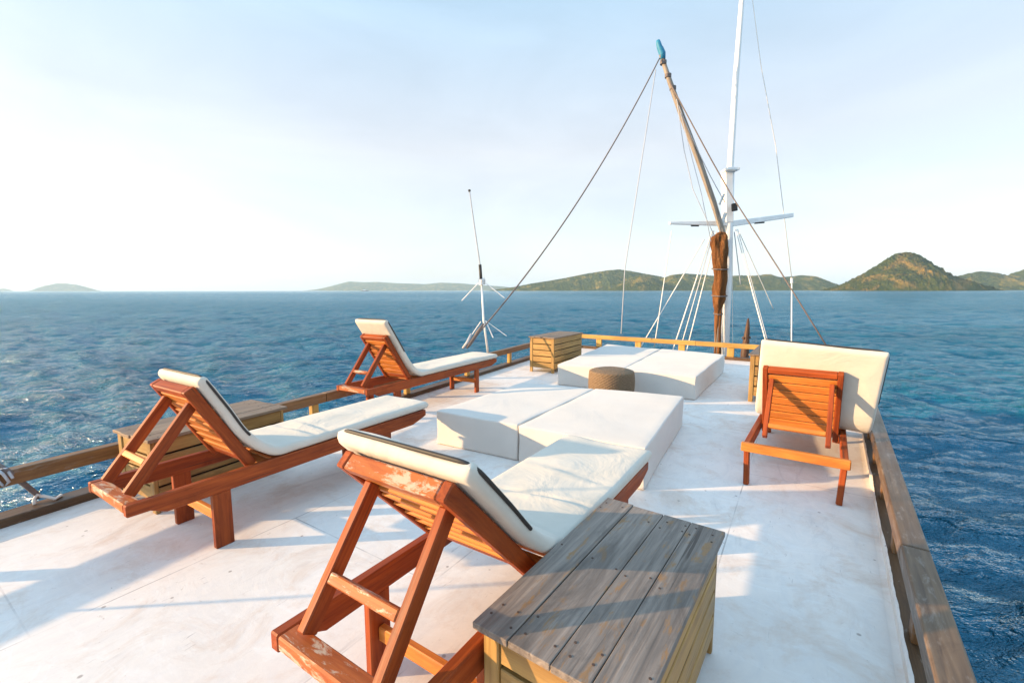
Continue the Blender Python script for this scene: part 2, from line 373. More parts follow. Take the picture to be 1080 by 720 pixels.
# ------------------------------------------------------------------ islands
def hill_mat(name, g1, g2, dry, dry_lo, dry_hi):
    m, nt, b = mat(name)
    g = N(nt, 'ShaderNodeNewGeometry'); pos = g.outputs['Position']
    n1 = noise(nt, pos, 0.012, 7, 0.65, 0.5); n2 = noise(nt, pos, 0.06, 5, 0.7)
    col = ramp(nt, n2, [(0.35, g1), (0.65, g2)])
    col = mixc(nt, ramp(nt, n1, [(dry_lo, 0.0), (dry_hi, 0.85)]), col, dry)
    nt.links.new(col, b.inputs['Base Color']); b.inputs['Roughness'].default_value = 0.95; b.inputs['Specular IOR Level'].default_value = 0.05
    bump(nt, n2, 0.9, 14, b); return m
HM = hill_mat('dry_green_hillside', (0.024, 0.046, 0.007), (0.085, 0.098, 0.014), (0.30, 0.21, 0.04), 0.50, 0.66)
HM2 = hill_mat('rocky_hillside', (0.020, 0.040, 0.005), (0.085, 0.092, 0.012), (0.30, 0.18, 0.04), 0.52, 0.66)
def smooth_noise2(x, y, seed):
    r = np.random.default_rng(seed); out = np.zeros_like(x)
    for o in range(6):
        f = 2.0**o; a = 0.55**o
        for _ in range(3):
            th = r.uniform(0, 6.28); ph = r.uniform(0, 6.28)
            out += a/3*np.sin(f*(x*math.cos(th)+y*math.sin(th))+ph+1.3*np.sin(f*0.7*(y*math.cos(th)-x*math.sin(th))+ph*2))
    return out
def island(name, label, prof, dist, depth, m, seed, rough=0.10, n=260, nd=70):
    px = np.array([p[0] for p in prof], float); py = np.array([p[1] for p in prof], float)
    xs = np.linspace(px[0], px[-1], n); ys = np.interp(xs, px, py)
    w = np.ones(5)/5; ys = np.convolve(np.pad(ys, 2, mode='edge'), w, 'valid')
    base = (ys.max()); u = (xs-540)/470
    cy = np.zeros(n); hh = np.maximum(306-ys, 0)/470*dist + 4.0*np.clip((306.5-ys), 0, 1)
    v = np.linspace(-1, 1, nd)
    U, Vv = np.meshgrid(np.arange(n), v, indexing='ij')
    H = hh[:, None]; D = dist + Vv*depth*(0.35+0.65*(hh/hh.max())[:, None]**0.5)
    X = u[:, None]*dist*np.ones_like(D) + 0*D
    nz = smooth_noise2(X/depth*2.2, Vv*2.0+0*X, seed)
    rid = 1-np.abs(smooth_noise2(X/depth*5.0, Vv*1.2, seed+5))
    shape = np.clip(1-np.abs(Vv+0.12*nz), 0, 1)**0.85
    edge = np.minimum(1, (np.minimum(np.arange(n), n-1-np.arange(n))/5.0))[:, None]
    Z = H*shape*(1+rough*(1-shape)*nz*2.0) + H*rough*1.3*(rid-0.6)*shape*(1-shape)*3
    Z = np.maximum(Z, H*shape*0.62)
    Z += H.max()*0.020*RNG.normal(0, 1, Z.shape)*(shape > 0.05)
    Z = Z*edge*np.clip((1-np.abs(Vv))*9, 0, 1) - 3*(shape <= 0.0) - 1.0
    # scale so that the crest line reaches the surveyed height
    crest = Z.max(1); Z *= np.where(crest > 1, np.maximum(hh, 0.5)/np.maximum(crest, 1), 1)[:, None]
    Vt = np.stack([X, D, Z+WZ], -1).reshape(-1, 3)
    F = [(i*nd+j, (i+1)*nd+j, (i+1)*nd+j+1, i*nd+j+1) for i in range(n-1) for j in range(nd-1)]
    me = bpy.data.meshes.new(name); me.from_pydata(Vt.tolist(), [], F); me.update()
    me.polygons.foreach_set('use_smooth', [True]*len(me.polygons)); me.materials.append(m)
    o = bpy.data.objects.new(name, me); C.objects.link(o); tag(o, label, None, None, 'structure')
island('island', 'tiny pale islet at the left end of the horizon', [(-6, 306.5), (0, 304), (8, 303.2), (14, 304.5), (18, 306.5)], 9000, 60, HM, 1)
island('island', 'low hazy dome-shaped island on the left horizon', [(36, 306.5), (44, 304), (54, 300), (64, 298), (74, 298.2), (86, 299.6), (96, 302.5), (105, 306.5)], 8500, 300, HM, 2)
island('island', 'long pale low island across the middle of the horizon', [(326, 306.5), (345, 302.5), (360, 299), (370, 296.5), (384, 297.5), (400, 297.2), (420, 298.5), (450, 299.5), (466, 298), (485, 298.6), (505, 300.5), (530, 302), (560, 306.5)], 8500, 650, HM, 3)
island('island', 'green rounded headland to the left of the mast', [(514, 306.5), (545, 302), (560, 299), (580, 296), (600, 292.5), (620, 288.5), (640, 285.5), (652, 284.6), (664, 286), (680, 289), (696, 292), (712, 297), (730, 306.5)], 3000, 330, HM, 4)
island('hill', 'sunlit grassy spur in front of the headland', [(640, 306.5), (652, 300), (664, 294), (672, 291), (684, 292.5), (694, 296), (704, 300), (720, 306.5)], 2500, 180, HM, 14)
island('hill', 'long green ridge behind the mast', [(680, 306.5), (694, 295), (706, 290.5), (722, 288.8), (740, 290), (756, 292.5), (776, 291), (792, 291.5), (806, 289.6), (820, 293), (834, 292), (846, 290.6), (860, 292), (874, 298), (888, 303), (900, 306.5)], 2700, 270, HM, 5)
island('hill', 'pointed rocky green hill on the right horizon', [(876, 306.5), (888, 301), (900, 295.5), (912, 287), (924, 279.5), (934, 273), (944, 268.4), (954, 266.6), (962, 268), (970, 272.5), (982, 280), (994, 287.5), (1006, 294.5), (1018, 301), (1034, 306.5)], 1500, 170, HM2, 6, 0.14)
island('hill', 'low green hills behind the pointed hill at the right edge', [(985, 306.5), (1000, 295), (1014, 290), (1030, 287), (1044, 288.5), (1060, 293), (1070, 288), (1082, 284), (1100, 281), (1130, 284), (1160, 295), (1200, 306.5)], 2200, 230, HM, 7)

# ------------------------------------------------------------------ haze
hz = MB(); hz.beam((0, -2500, 0), (0, 14000, 0), 30000, 1)
hm = bpy.data.materials.new('sea_haze'); hm.use_nodes = True; nt = hm.node_tree; nt.nodes.clear()
out = nt.nodes.new('ShaderNodeOutputMaterial'); pv = nt.nodes.new('ShaderNodeVolumePrincipled')
pv.inputs['Color'].default_value = (0.66, 0.86, 1.0, 1); pv.inputs['Density'].default_value = 0.7e-4; pv.inputs['Anisotropy'].default_value = 0.1
nt.links.new(pv.outputs[0], out.inputs['Volume'])
hzo = hz.build('haze', hm); z0, z1 = WZ-1.6, 215.0
for v in hzo.data.vertices: v.co.z = z0 if v.co.z < 0 else z1
tag(hzo, kind='stuff')

# ------------------------------------------------------------------ deck and hull
LD = Vector((0.468, 0.884, 0)).normalized(); RD = Vector((0.585, 0.811, 0)).normalized()
L0 = Vector((-3.26, 2.685, 0)); R0 = Vector((1.545, 1.555, 0))
def Lp(t): return L0+LD*t
def Rp(t): return R0+RD*t
BL = Vector((1.58, 11.75, 0)); BR = Vector((6.42, 8.70, 0))       # ends of the bow edge
LT = 10.27; RT = 8.35
outline = [Lp(-7), Lp(LT), Rp(RT), Rp(-6)]
d = MB(); d.prism([(p.x, p.y) for p in outline], -0.10, 0.0)
deck = tag(d.build('deck', M['deck']), kind='structure')
h = MB()
low = [Lp(-7), Lp(LT), Vector((4.2, 13.6, 0)), Vector((7.6, 14.9, 0)), Vector((7.4, 12.0, 0)), Rp(RT), Rp(-6)]
cen = Vector((1.6, 4.6, 0)); ax = Vector((0.53, 0.85, 0))
top = [(p.x, p.y, (-0.105 if i in (0, 1, 5, 6) else -0.75)) for i, p in enumerate(low)]
bot = [((p-cen).x*0.86+cen.x, (p-cen).y*0.93+cen.y, -3.2) for p in low]
vs = top+bot; n = len(low)
h.add(vs, [(i, (i+1) % n, n+(i+1) % n, n+i) for i in range(n)], vs)
h.build('hull', M['hull'], deck)
fd = MB(); fd.prism([(Lp(LT).x, Lp(LT).y-.02), (4.15, 13.5), (7.55, 14.8), (7.3, 12.0), (Rp(RT).x, Rp(RT).y-.02)], -1.05, -1.0)
tag(fd.build('foredeck', M['deck']), kind='structure')

# ------------------------------------------------------------------ railings
def off(p, dirv, s): return p + Vector((dirv.y, -dirv.x, 0))*s       # s>0: to the right of dirv
def railing(label, p0, p1, side, railm, postm, sillm, spacing, start, zt=0.36, hh=0.105, ww=0.085, post_w=0.085, post_t=0.06, inset=0.0):
    L = (p1-p0).length; dv = (p1-p0)/L; ang = math.atan2(dv.x, dv.y)
    t = thing('railing', label, 'railing', p0, ang)
    jl = [0]; q = 1.4
    b = MB(); q = 0
    cuts = [0]
    while cuts[-1] < L: cuts.append(min(L, cuts[-1]+3.1))
    for a, c in zip(cuts, cuts[1:]): b.beam((0, a+0.002, zt-hh/2), (0, c-0.002, zt-hh/2), ww, hh)
    b.build('top_rail', railm, t, 0.008, 2)
    b = MB(); b.beam((side*0.03, 0, 0.03), (side*0.03, L, 0.03), 0.15, 0.06); b.build('sill', sillm, t, 0.006)
    y = start
    while y < L-0.05:
        b = MB(); b.beam((side*0.012, y, 0.058), (side*0.012, y, zt-hh), post_t, post_w, up=(0, 1, 0)); b.build('post', postm, t, 0.005)
        y += spacing
    return t
railing('brown wooden railing along the left side of the deck', off(Lp(-6.8), LD, -0.03), off(Lp(LT), LD, -0.03), -1, M['rail'], M['bowrail'], M['sill'], 1.52, 1.57, 0.36, 0.10)
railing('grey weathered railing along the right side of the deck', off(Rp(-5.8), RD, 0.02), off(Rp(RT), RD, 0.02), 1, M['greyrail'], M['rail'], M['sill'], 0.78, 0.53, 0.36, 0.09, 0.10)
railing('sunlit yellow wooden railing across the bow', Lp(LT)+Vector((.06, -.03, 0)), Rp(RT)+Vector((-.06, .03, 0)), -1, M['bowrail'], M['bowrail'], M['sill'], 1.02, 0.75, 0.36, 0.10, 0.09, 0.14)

def paint_lip(p0, p1, side):
    L = (p1-p0).length; dv = (p1-p0)/L; nv = Vector((dv.y, -dv.x, 0))*side; n = 420; m = MB(); vs = []; w = 0.01
    for i in range(n):
        w = max(0.003, min(0.020, w+random.uniform(-.0022, .0022))); q = p0+dv*(L*i/(n-1))
        for dd, z in ((-0.030, 0.001), (-0.0015, 0.004), (-0.0015, 0.058), (w-.0015, 0.064)): vs.append(q+nv*dd+Vector((0, 0, z)))
    fs = [(i*4+j, i*4+j+1, i*4+j+5, i*4+j+4) for i in range(n-1) for j in range(3)]
    m.add(vs, fs, vs); m.build('paint_lip', M['deck'], deck)
paint_lip(off(Rp(-5.8), RD, -0.025), off(Rp(RT), RD, -0.025), 1)

# ------------------------------------------------------------------ sun loungers
def lounger(label, HL, ang, L, w, zr, top=(0.33, 0.93), yh=0.62, inset=0.045, legy=0.44, legf=1.70, splay=0.0, struty=(0.05, 0.36), rungz=0.30, foot_h=0.10, bar_over=False, rail_h=0.10, legw=0.10, sw_in=0.055, worn=False, hz_off=0.012, rung='slat'):
    dv = Vector((math.sin(ang), math.cos(ang), 0)); nv = Vector((dv.y, -dv.x, 0))
    org = Vector((HL[0], HL[1], 0)) + nv*(w/2)
    t = thing('sun_lounger', label, 'sun lounger', org, ang, 'wooden sun loungers on the deck')
    T = 0.042; xr = w/2-T/2; b0 = T if bar_over else 0.0
    for s in (-1, 1):
        m = MB(); x0, x1 = s*xr-T/2, s*xr+T/2
        m.prism([(b0, zr), (b0, zr-rail_h*0.62), (0.10, zr-rail_h*0.64), (0.17, zr-rail_h), (L-0.16, zr-rail_h), (L-0.03, zr-rail_h*0.62), (L, zr-rail_h*0.5), (L, zr)], x0, x1, 'X', (0, 1, 0))
        m.build('side_rail', M['redwood'], t, 0.005)
    m = MB()
    if bar_over: m.beam((-w/2-.012, T/2-.002, zr-0.030), (w/2+.012, T/2-.002, zr-0.030), T, 0.068)
    else: m.beam((-xr+T/2, 0.036, zr-0.026), (xr-T/2, 0.036, zr-0.026), 0.072, 0.05)
    m.build('head_bar', M['slat'] if bar_over else M['redwood_worn'], t, 0.006)
    m = MB(); m.beam((-xr+T/2, L-0.05, zr-0.055), (xr-T/2, L-0.05, zr-0.055), 0.03, 0.07); m.build('foot_bar', M['redwood'], t, 0.004)
    for yy, lw in ((legy, legw), (legf, legw*0.8)):
        for s in (-1, 1):
            m = MB(); xi = s*xr
            m.beam((xi, yy+splay*.5, zr-rail_h*(0.62 if yy < 0.1 else 1.0)+.004), (xi-s*splay*0.3, yy-splay*.4, 0), 0.038, lw, up=(0, 1, 0))
            m.build('leg', M['redwood'], t, 0.005)
        m = MB(); zz = 0.17 if zr > 0.4 else 0.13
        m.beam((-(xr-.02), yy, zz), (xr-.02, yy, zz), 0.03, 0.06)
        if not (bar_over and yy == legy): m.build('stretcher', M['slat'], t, 0.004)
    # backrest, leaning towards the head end
    xs = w/2-T-inset+0.02; hz_ = zr+hz_off
    p0 = Vector((0, yh, hz_)); p1 = Vector((0, top[0], top[1])); bd = (p1-p0).normalized(); bn = Vector((0, -bd.z, bd.y)); bn = bn if bn.y < 0 else -bn
    Lb = (p1-p0).length
    m = MB()
    for s in (-1, 1):
        m.beam(p0+Vector((s*xs, 0, 0))-bd*0.03, p1+Vector((s*xs, 0, 0)), 0.038, 0.062, up=bn)
    m.build('back_frame', M['redwood'], t, 0.005)
    m = MB(); m.beam(p1-bd*0.024+Vector((-xs+.02, 0, 0))+bn*0.002, p1-bd*0.024+Vector((xs-.02, 0, 0))+bn*0.002, 0.045, 0.058, up=bn); m.build('back_top_rail', M['redwood_worn'] if worn else M['redwood'], t, 0.005)
    m = MB(); m.beam(p0+bd*0.03+Vector((-xs+.02, 0, 0)), p0+bd*0.03+Vector((xs-.02, 0, 0)), 0.05, 0.03, up=bn); m.build('back_bottom_rail', M['redwood'], t, 0.004)
    m = MB(); ns = 7
    for i in range(ns):
        q = p0+bd*(0.055+(Lb-0.115)*(i+0.5)/ns)+bn*0.013
        tilt = (bd*0.98+bn*0.13).normalized(); up = tilt.cross(Vector((1, 0, 0)))
        m.beam(q+Vector((-xs+0.018, 0, 0)), q+Vector((xs-0.018, 0, 0)), (Lb-0.115)/ns*0.92, 0.014, up=up)
    m.build('back_slats', M['slat'], t, 0.003)
    m = MB(); k = 0; yy = yh+0.09
    while yy < L-0.12:
        m.beam((-xr+T/2, yy, zr-0.02), (xr-T/2, yy, zr-0.02), 0.07, 0.018); yy += 0.095
    m.build('seat_slats', M['slat'], t, 0.003)
    # prop frame
    xp = xs-sw_in; f = Vector((0, struty[0], zr+0.012)); tp = p0+bd*(Lb*0.80)+bn*0.045; sd_ = (tp-f).normalized(); sn = Vector((0, sd_.z, -sd_.y))
    for s in (-1, 1):
        m = MB(); m.beam(f+Vector((s*xp, 0, 0)), tp+Vector((s*xp, 0, 0))+sd_*0.03, 0.034, 0.058, up=sn); m.build('prop_strut', M['redwood'], t, 0.004)
    m = MB(); q = f+sd_*rungz*0.55-sn*0.012; m.beam(q+Vector((-xp+.017, 0, 0)), q+Vector((xp-.017, 0, 0)), 0.034, 0.036, up=sn); m.build('prop_rung', M[rung], t, 0.004)
    return dict(org=org, ang=ang, L=L, w=w, zr=zr, p0=p0, p1=p1, bd=bd, bn=bn)

def pad(label, g, width, th=0.085, over=0.05, xoff=0.0, end=0.03, seed=1, yaw=0.0, crease=(), roll=0.0):
    p0, p1, bd, bn, zr, L = g['p0'], g['p1'], g['bd'], g['bn'], g['zr'], g['L']
    front = -bn
    A = Vector((0, L+end, zr+th/2+0.002))
    bend = Vector((0, p0.y+0.12, zr+th/2+0.003))
    up0 = p0+bd*0.16+front*(th/2+0.040); up1 = p1+bd*over+front*(th/2+0.040)
    ctrl = [A, A.lerp(bend, 0.33), A.lerp(bend, 0.66), Vector((0, p0.y+0.30, zr+th/2+.002)), bend+Vector((0, 0.02, 0.012)), up0, up0.lerp(up1, 0.5), up1]
    pts = []
    for i in range(len(ctrl)-1):
        a = ctrl[max(i-1, 0)]; b_ = ctrl[i]; c = ctrl[i+1]; e = ctrl[min(i+2, len(ctrl)-1)]
        for k in range(16):
            u = k/16
            pts.append(0.5*((2*b_)+(c-a)*u+(2*a-5*b_+4*c-e)*u*u+(3*b_-a-3*c+e)*u**3))
    pts.append(ctrl[-1]); n = len(pts)
    # cross-section: rounded slab, denser across the top
    def section():
        s = []; r = th*0.42; W = width/2
        for cx, cz, a0 in ((W-r, th/2-r, 0), (-W+r, th/2-r, 90), (-W+r, -th/2+r, 180), (W-r, -th/2+r, 270)):
            for q in range(5): a = R(a0+q*22.5); s.append((cx+r*math.cos(a), cz+r*math.sin(a)))
            if a0 in (0, 180):
                for q in range(1, 18): s.append((((W-r)*(1-2*q/18)) if a0 == 0 else -(W-r)*(1-2*q/18), th/2 if a0 == 0 else -th/2))
        return s
    S = section(); k = len(S); vs = []; fs = []
    run = [0]
    for i in range(1, n): run.append(run[-1]+(pts[i]-pts[i-1]).length)
    rnd = random.Random(seed); ph = [rnd.uniform(0, 6.28) for _ in range(8)]
    for i, p in enumerate(pts):
        tg = (pts[min(i+1, n-1)]-pts[max(i-1, 0)]).normalized(); nm = Vector((0, tg.z, -tg.y)); nm = nm if nm.z > 0 or nm.y > 0 else -nm
        e = min(run[i], run[-1]-run[i]); sc = 1 if e > th/2 else math.sqrt(max(0.0, 1-(1-e/(th/2))**2))*0.85+0.15
        for x, z in S:
            edge = max(0, 1-(abs(x)/(width/2))**4)
            wob = 0.004*edge*(math.sin(run[i]*9+x*5+ph[0])+math.sin(run[i]*4-x*11+ph[1]))*(z > 0)
            for (rc, am, sl) in crease:
                dd = run[i]-rc-sl*x; am *= 0.9; wob += (-am*math.exp(-(dd/0.014)**2)+am*0.7*math.exp(-((dd-0.04)/0.03)**2))*edge*(z > 0)
            puff = 0.004*edge*(1 if z > 0 else 0)*(1-math.exp(-e/0.12))
            q = p+Vector((x*(1-0.02*(1-sc)), 0, 0))+nm*(z*sc+wob+puff)
            vs.append(q)
    for i in range(n-1):
        for j in range(k): fs.append((i*k+j, i*k+(j+1) % k, (i+1)*k+(j+1) % k, (i+1)*k+j))
    fs += [tuple(range(k)), tuple(range((n-1)*k, n*k))[::-1]]
    if roll:
        rm = Matrix.Rotation(roll, 3, bn); vs = [rm @ (v-p1)+p1 for v in vs]; pts = [p for p in pts]
    m = MB(); m.add(vs, fs, vs)
    dv = Vector((math.sin(g['ang']), math.cos(g['ang']), 0)); nv = Vector((dv.y, -dv.x, 0))
    o = m.build('lounger_pad', M['pad'], None, 0, 1, R(50), loc=g['org']+nv*xoff, rz=-g['ang']+yaw)
    tag(o, label, 'cushion', 'cream pads on the sun loungers')
    # dark piping round the head end
    m = MB(); W = width/2; pp = []
    def surf(r_, x):
        i = max(0, min(n-2, next((q for q in range(n-1) if run[q+1] >= r_), n-2))); u = (r_-run[i])/(run[i+1]-run[i])
        p = pts[i].lerp(pts[i+1], u); tg = (pts[i+1]-pts[i]).normalized(); nm = Vector((0, tg.z, -tg.y)); nm = nm if nm.z > 0 or nm.y > 0 else -nm
        return p+nm*(th*0.22)+Vector((x, 0, 0)), tg, nm
    sl = 0.40; cr_ = 0.06
    for q in range(13): pp.append(surf(run[-1]-cr_-sl*(1-q/12), -W-0.001)[0])
    tp, tg, nm = surf(run[-1]-0.003, 0)
    for q in range(1, 7):
        a = R(90*q/6); pp.append(surf(run[-1]-cr_, 0)[0]+Vector((-W+cr_-cr_*math.cos(a), 0, 0))+tg*(cr_*math.sin(a)))
    for q in range(1, 12): pp.append(surf(run[-1]-cr_, 0)[0]+Vector((-W+cr_+(2*W-2*cr_)*q/12, 0, 0))+tg*cr_)
    for q in range(0, 7):
        a = R(90-90*q/6); pp.append(surf(run[-1]-cr_, 0)[0]+Vector((W-cr_+cr_*math.cos(a), 0, 0))+tg*(cr_*math.sin(a)))
    for q in range(1, 13): pp.append(surf(run[-1]-cr_-sl*q/12, W+0.001)[0])
    if roll: pp = [rm @ (v-p1)+p1 for v in pp]
    m.tube(pp, 0.0075, 8); m.build('piping', M['black'], o, 0, 1, True)
    return o

A = lounger('red-brown lounger by the left railing with raised backrest, beside the brown-topped chest', (-2.401, 2.412), R(32.3), 2.153, 0.557, 0.43, top=(0.335, 0.955), yh=0.63, legy=0.44, legf=1.70)
pad('cream lounger pad on the lounger beside the left brown-topped chest', A, 0.545, 0.060, 0.03, 0, 0.05, 3, 0, ((1.0, 0.010, 0.06), (1.13, 0.012, -0.05)))
B = lounger('farthest red lounger standing close to the left railing near the antenna', (-1.983, 4.93), R(30.3), 2.60, 0.50, 0.44, top=(0.34, 0.985), yh=0.70, legy=0.46, legf=2.07, rung='redwood_worn')
pad('cream pad on the farthest lounger, its top standing above the backrest', B, 0.50, 0.066, 0.17, 0.0, 0.03, 4)
Cc = lounger('nearest red-orange lounger in the foreground with peeling backrest rail', (-0.77, 1.30), R(33.4), 2.06, 0.59, 0.43, top=(0.25, 0.93), yh=0.71, legy=0.40, legf=1.66, worn=True, rung='redwood_worn')
pad('creased cream pad on the nearest lounger reaching to the low daybed', Cc, 0.61, 0.062, 0.03, 0, 0.05, 5, 0, ((0.62, 0.010, 0.10), (0.95, 0.014, -0.12), (1.20, 0.012, 0.10)))
D = lounger('orange lounger on the right seen from behind its slatted backrest', (1.775, 3.319), R(35.5), 2.05, 0.655, 0.33, top=(0.50, 0.86), yh=0.72, inset=0.05, hz_off=-0.045, legy=0.05, legf=1.6, splay=0.05, struty=(0.22, 0.55), bar_over=True, rail_h=0.085, legw=0.06, sw_in=0.05, rungz=0.17)
pad('wide cream pad hanging askew over the right side of the orange lounger', D, 0.83, 0.065, 0.19, 0.105, 0.03, 6, roll=R(-3.5))

# ------------------------------------------------------------------ chests
def chest(label, FL, ang, L, W, H, lidm, nsl=5, seed=0):
    dv = Vector((math.sin(ang), math.cos(ang), 0)); nv = Vector((dv.y, -dv.x, 0))
    org = Vector((FL[0], FL[1], 0))+nv*W/2
    t = thing('plank_chest', label, 'chest', org, ang, 'wooden plank chests on the deck')
    rnd = random.Random(seed); lt = 0.022; m = MB()
    wd = [1.0, 1.08, 0.9, 1.05]; tot = sum(wd); x = -W/2
    nails = []
    for i, q in enumerate(wd):
        w = W*q/tot; a = -L/2+rnd.uniform(-.004, .006); b = L/2+rnd.uniform(-.006, .004); dz = rnd.uniform(-.0025, .0015)
        m.beam((x+w/2, L/2+a, H-lt/2+dz), (x+w/2, L/2+b, H-lt/2+dz), w-0.0028, lt)
        for yy in (0.06, 0.11, L*0.5, L-0.11, L-0.05):
            for xx in (0.2, 0.8):
                if rnd.random() < 0.8: nails.append((x+w*xx+rnd.uniform(-.012, .012), yy+rnd.uniform(-.02, .02), H+dz))
        x += w
    lid = m.build('lid', lidm, t, 0.0025, 2)
    lid.data.materials.append(M['nail']); bm = bmesh.new(); bm.from_mesh(lid.data)
    for p in nails:
        r_ = bmesh.ops.create_cone(bm, cap_ends=True, segments=8, radius1=0.0046, radius2=0.0042, depth=0.003, matrix=Matrix.Translation(p))
        for f in {f for v in r_['verts'] for f in v.link_faces}: f.material_index = 1
    bm.to_mesh(lid.data); bm.free()
    ov = 0.022; bw = W-2*ov; y0, y1 = ov, L-ov; zt = H-lt; zb = 0.075; ps = 0.055
    for sx in (-1, 1):
        for yy, s in ((y0, 1), (y1, -1)):
            m = MB(); m.beam((sx*(bw/2-ps/2), yy+s*0.014, 0), (sx*(bw/2-ps/2), yy+s*0.014, zt-.001), ps, 0.028, up=(0, 1, 0)); m.build('leg', M['yellow'], t, 0.004)
    hs = (zt-zb)/nsl
    for yy, s in ((y0, 1), (y1, -1)):
        m = MB()
        for i in range(nsl):
            m.beam((-bw/2+ps+.001, yy+s*0.018, zb+hs*(i+.5)), (bw/2-ps-.001, yy+s*0.018, zb+hs*(i+.5)), 0.018, hs-0.015)
        m.build('end_panel', M['yellow'], t, 0.003)
    for sx in (-1, 1):
        m = MB()
        for i in range(nsl):
            m.beam((sx*(bw/2-0.008), y0+.029, zb+hs*(i+.5)), (sx*(bw/2-0.008), y1-.029, zb+hs*(i+.5)), 0.018, hs-0.015)
        m.build('side_panel', M['yellow'], t, 0.003)
    m = MB(); m.beam((0, y0+.04, (zb+zt)/2+.004), (0, y1-.04, (zb+zt)/2+.004), bw-.05, zt-zb-.012); m.build('gap_shade_block', M['gap_shade'], t)  # added dark block, paints the shade seen through the slat gaps
    return t
chest('grey weathered plank chest in the foreground beside the nearest lounger', (-0.119, 1.221), R(35.7), 0.975, 0.515, 0.525, M['greylid'], 4, 1)
chest('brown-topped plank chest against the left railing behind a lounger', (-2.843, 3.068), R(28.5), 1.0, 0.515, 0.525, M['brownlid'], 4, 2)
chest('yellow slatted chest by the left end of the bow railing', (0.30, 8.20), R(33), 1.25, 0.545, 0.655, M['brownlid'], 5, 3)
chest('yellow plank chest half hidden behind the right-hand lounger', (3.16, 5.90), R(35), 1.25, 0.515, 0.65, M['brownlid'], 4, 4)

# ------------------------------------------------------------------ mattresses
def mattress(label, q, z1, seed, group=None):
    # q: front-left, front-right, back-right, back-left
    q = [Vector((p[0], p[1], 0)) for p in q]; c = sum(q, Vector())/4; q = [p-c for p in q]
    n, k = 26, 26; r = 0.012; rnd = random.Random(seed); ph = [rnd.uniform(0, 6.28) for _ in range(6)]
    # rounded box from a subdivided cube-like shell
    def pt(u, v): return q[0]*(1-u)*(1-v)+q[1]*u*(1-v)+q[2]*u*v+q[3]*(1-u)*v
    m = MB()
    m.prism([(p.x, p.y) for p in q], 0.004, z1)
    me_o = m.build('mattress', M['mattress'], None, r, 4)
    me = me_o.data; bm = bmesh.new(); bm.from_mesh(me)
    bmesh.ops.subdivide_edges(bm, edges=[e for e in bm.edges if e.calc_length() > 0.3], cuts=14, use_grid_fill=True)
    bmesh.ops.triangulate(bm, faces=[f for f in bm.faces if len(f.verts) > 4])
    ext = max(p.length for p in q)
    for v in bm.verts:
        fz = v.co.z/z1; rr = v.co.xy.length/ext
        wv = math.sin(v.co.x*4.1+ph[0])*math.sin(v.co.y*3.7+ph[1])+0.6*math.sin(v.co.x*9+v.co.y*6+ph[2])
        if fz > 0.3: v.co.z += 0.0035*wv*min(1, fz)
        v.co.x += 0.003*math.sin(v.co.z*18+v.co.y*5+ph[3]); v.co.y += 0.004*math.sin(v.co.z*15+v.co.x*6+ph[4])
    bm.to_mesh(me); bm.free()
    me.polygons.foreach_set('use_smooth', [True]*len(me.polygons)); me.set_sharp_from_angle(angle=R(60))
    me_o.location = (c.x, c.y, 0); tag(me_o, label, 'mattress', 'white mattresses laid on the deck')
    return me_o
mattress('white mattress of the middle daybed nearest the left railing', [(-0.742, 4.253), (0.045, 3.792), (0.985, 5.235), (0.13, 5.60)], 0.33, 1)
mattress('white mattress of the middle daybed, on its right beside the lounger pad', [(0.055, 3.77), (0.99, 3.20), (1.903, 4.84), (0.995, 5.23)], 0.333, 2)
fl, fr, br, bl = Vector((0.725, 7.0)), Vector((2.50, 5.96)), Vector((3.88, 8.05)), Vector((2.07, 9.62))
mf, mb = fl.lerp(fr, 0.5), bl.lerp(br, 0.5)
mattress('white mattress of the far daybed, left half by the yellow chest', [fl, mf-Vector((.004, -.002)), mb-Vector((.004, -.002)), bl], 0.33, 3)
mattress('white mattress of the far daybed, right half below the mast', [mf+Vector((.004, -.002)), fr, br, mb+Vector((.004, -.002))], 0.33, 4)

# ------------------------------------------------------------------ wicker pouf
def pouf():
    t = thing('wicker_pouf', 'round woven brown pouf standing between the two white daybeds', 'pouf', (1.37, 6.05, 0))
    nT, nz = 192, 46; m = MB(); vs = []; fs = []; r0 = 0.31
    prof = []
    for i in range(nz):
        u = i/(nz-1)
        if u < 0.72:
            s = u/0.72; z = 0.09+s*0.30; r = r0*(0.965+0.035*math.sin(s*math.pi)); rows = s
        else:
            s = (u-0.72)/0.28; z = 0.39+0.028*math.sin(min(1, s*2.2)*math.pi/2); r = r0*(1-s)*0.99 if s > 0.25 else r0*(0.985-0.08*(s/0.25)**2-0.15*(s/0.25))
            z += 0.01*(1-(r/r0)**2)
        prof.append((r, z, u))
    for i, (r, z, u) in enumerate(prof):
        for j in range(nT):
            a = 2*math.pi*j/nT; rib = math.cos(34*a)
            wv = 0.0065*rib*(1 if (i//2) % 2 else -1)*(min(1, r/r0)) if u < 0.8 else 0.004*math.cos(u*200)*min(1, r/0.1)
            rr = max(0.001, r+(wv if u < 0.8 else 0)); vs.append((rr*math.cos(a), rr*math.sin(a), z+(wv if u >= 0.8 else 0)))
    for i in range(nz-1):
        for j in range(nT): fs.append((i*nT+j, i*nT+(j+1) % nT, (i+1)*nT+(j+1) % nT, (i+1)*nT+j))
    fs.append(tuple(range(nT))[::-1]); m.add(vs, fs, vs); m.build('woven_body', M['wicker'], t, 0, 1, True)
    for k in range(4):
        a = R(45+90*k+12); m = MB(); m.beam((0.21*math.cos(a), 0.21*math.sin(a), 0), (0.21*math.cos(a), 0.21*math.sin(a), 0.10), 0.055, 0.055, up=(1, 0, 0)); m.build('leg', M['darkpost'], t, 0.005)
pouf()

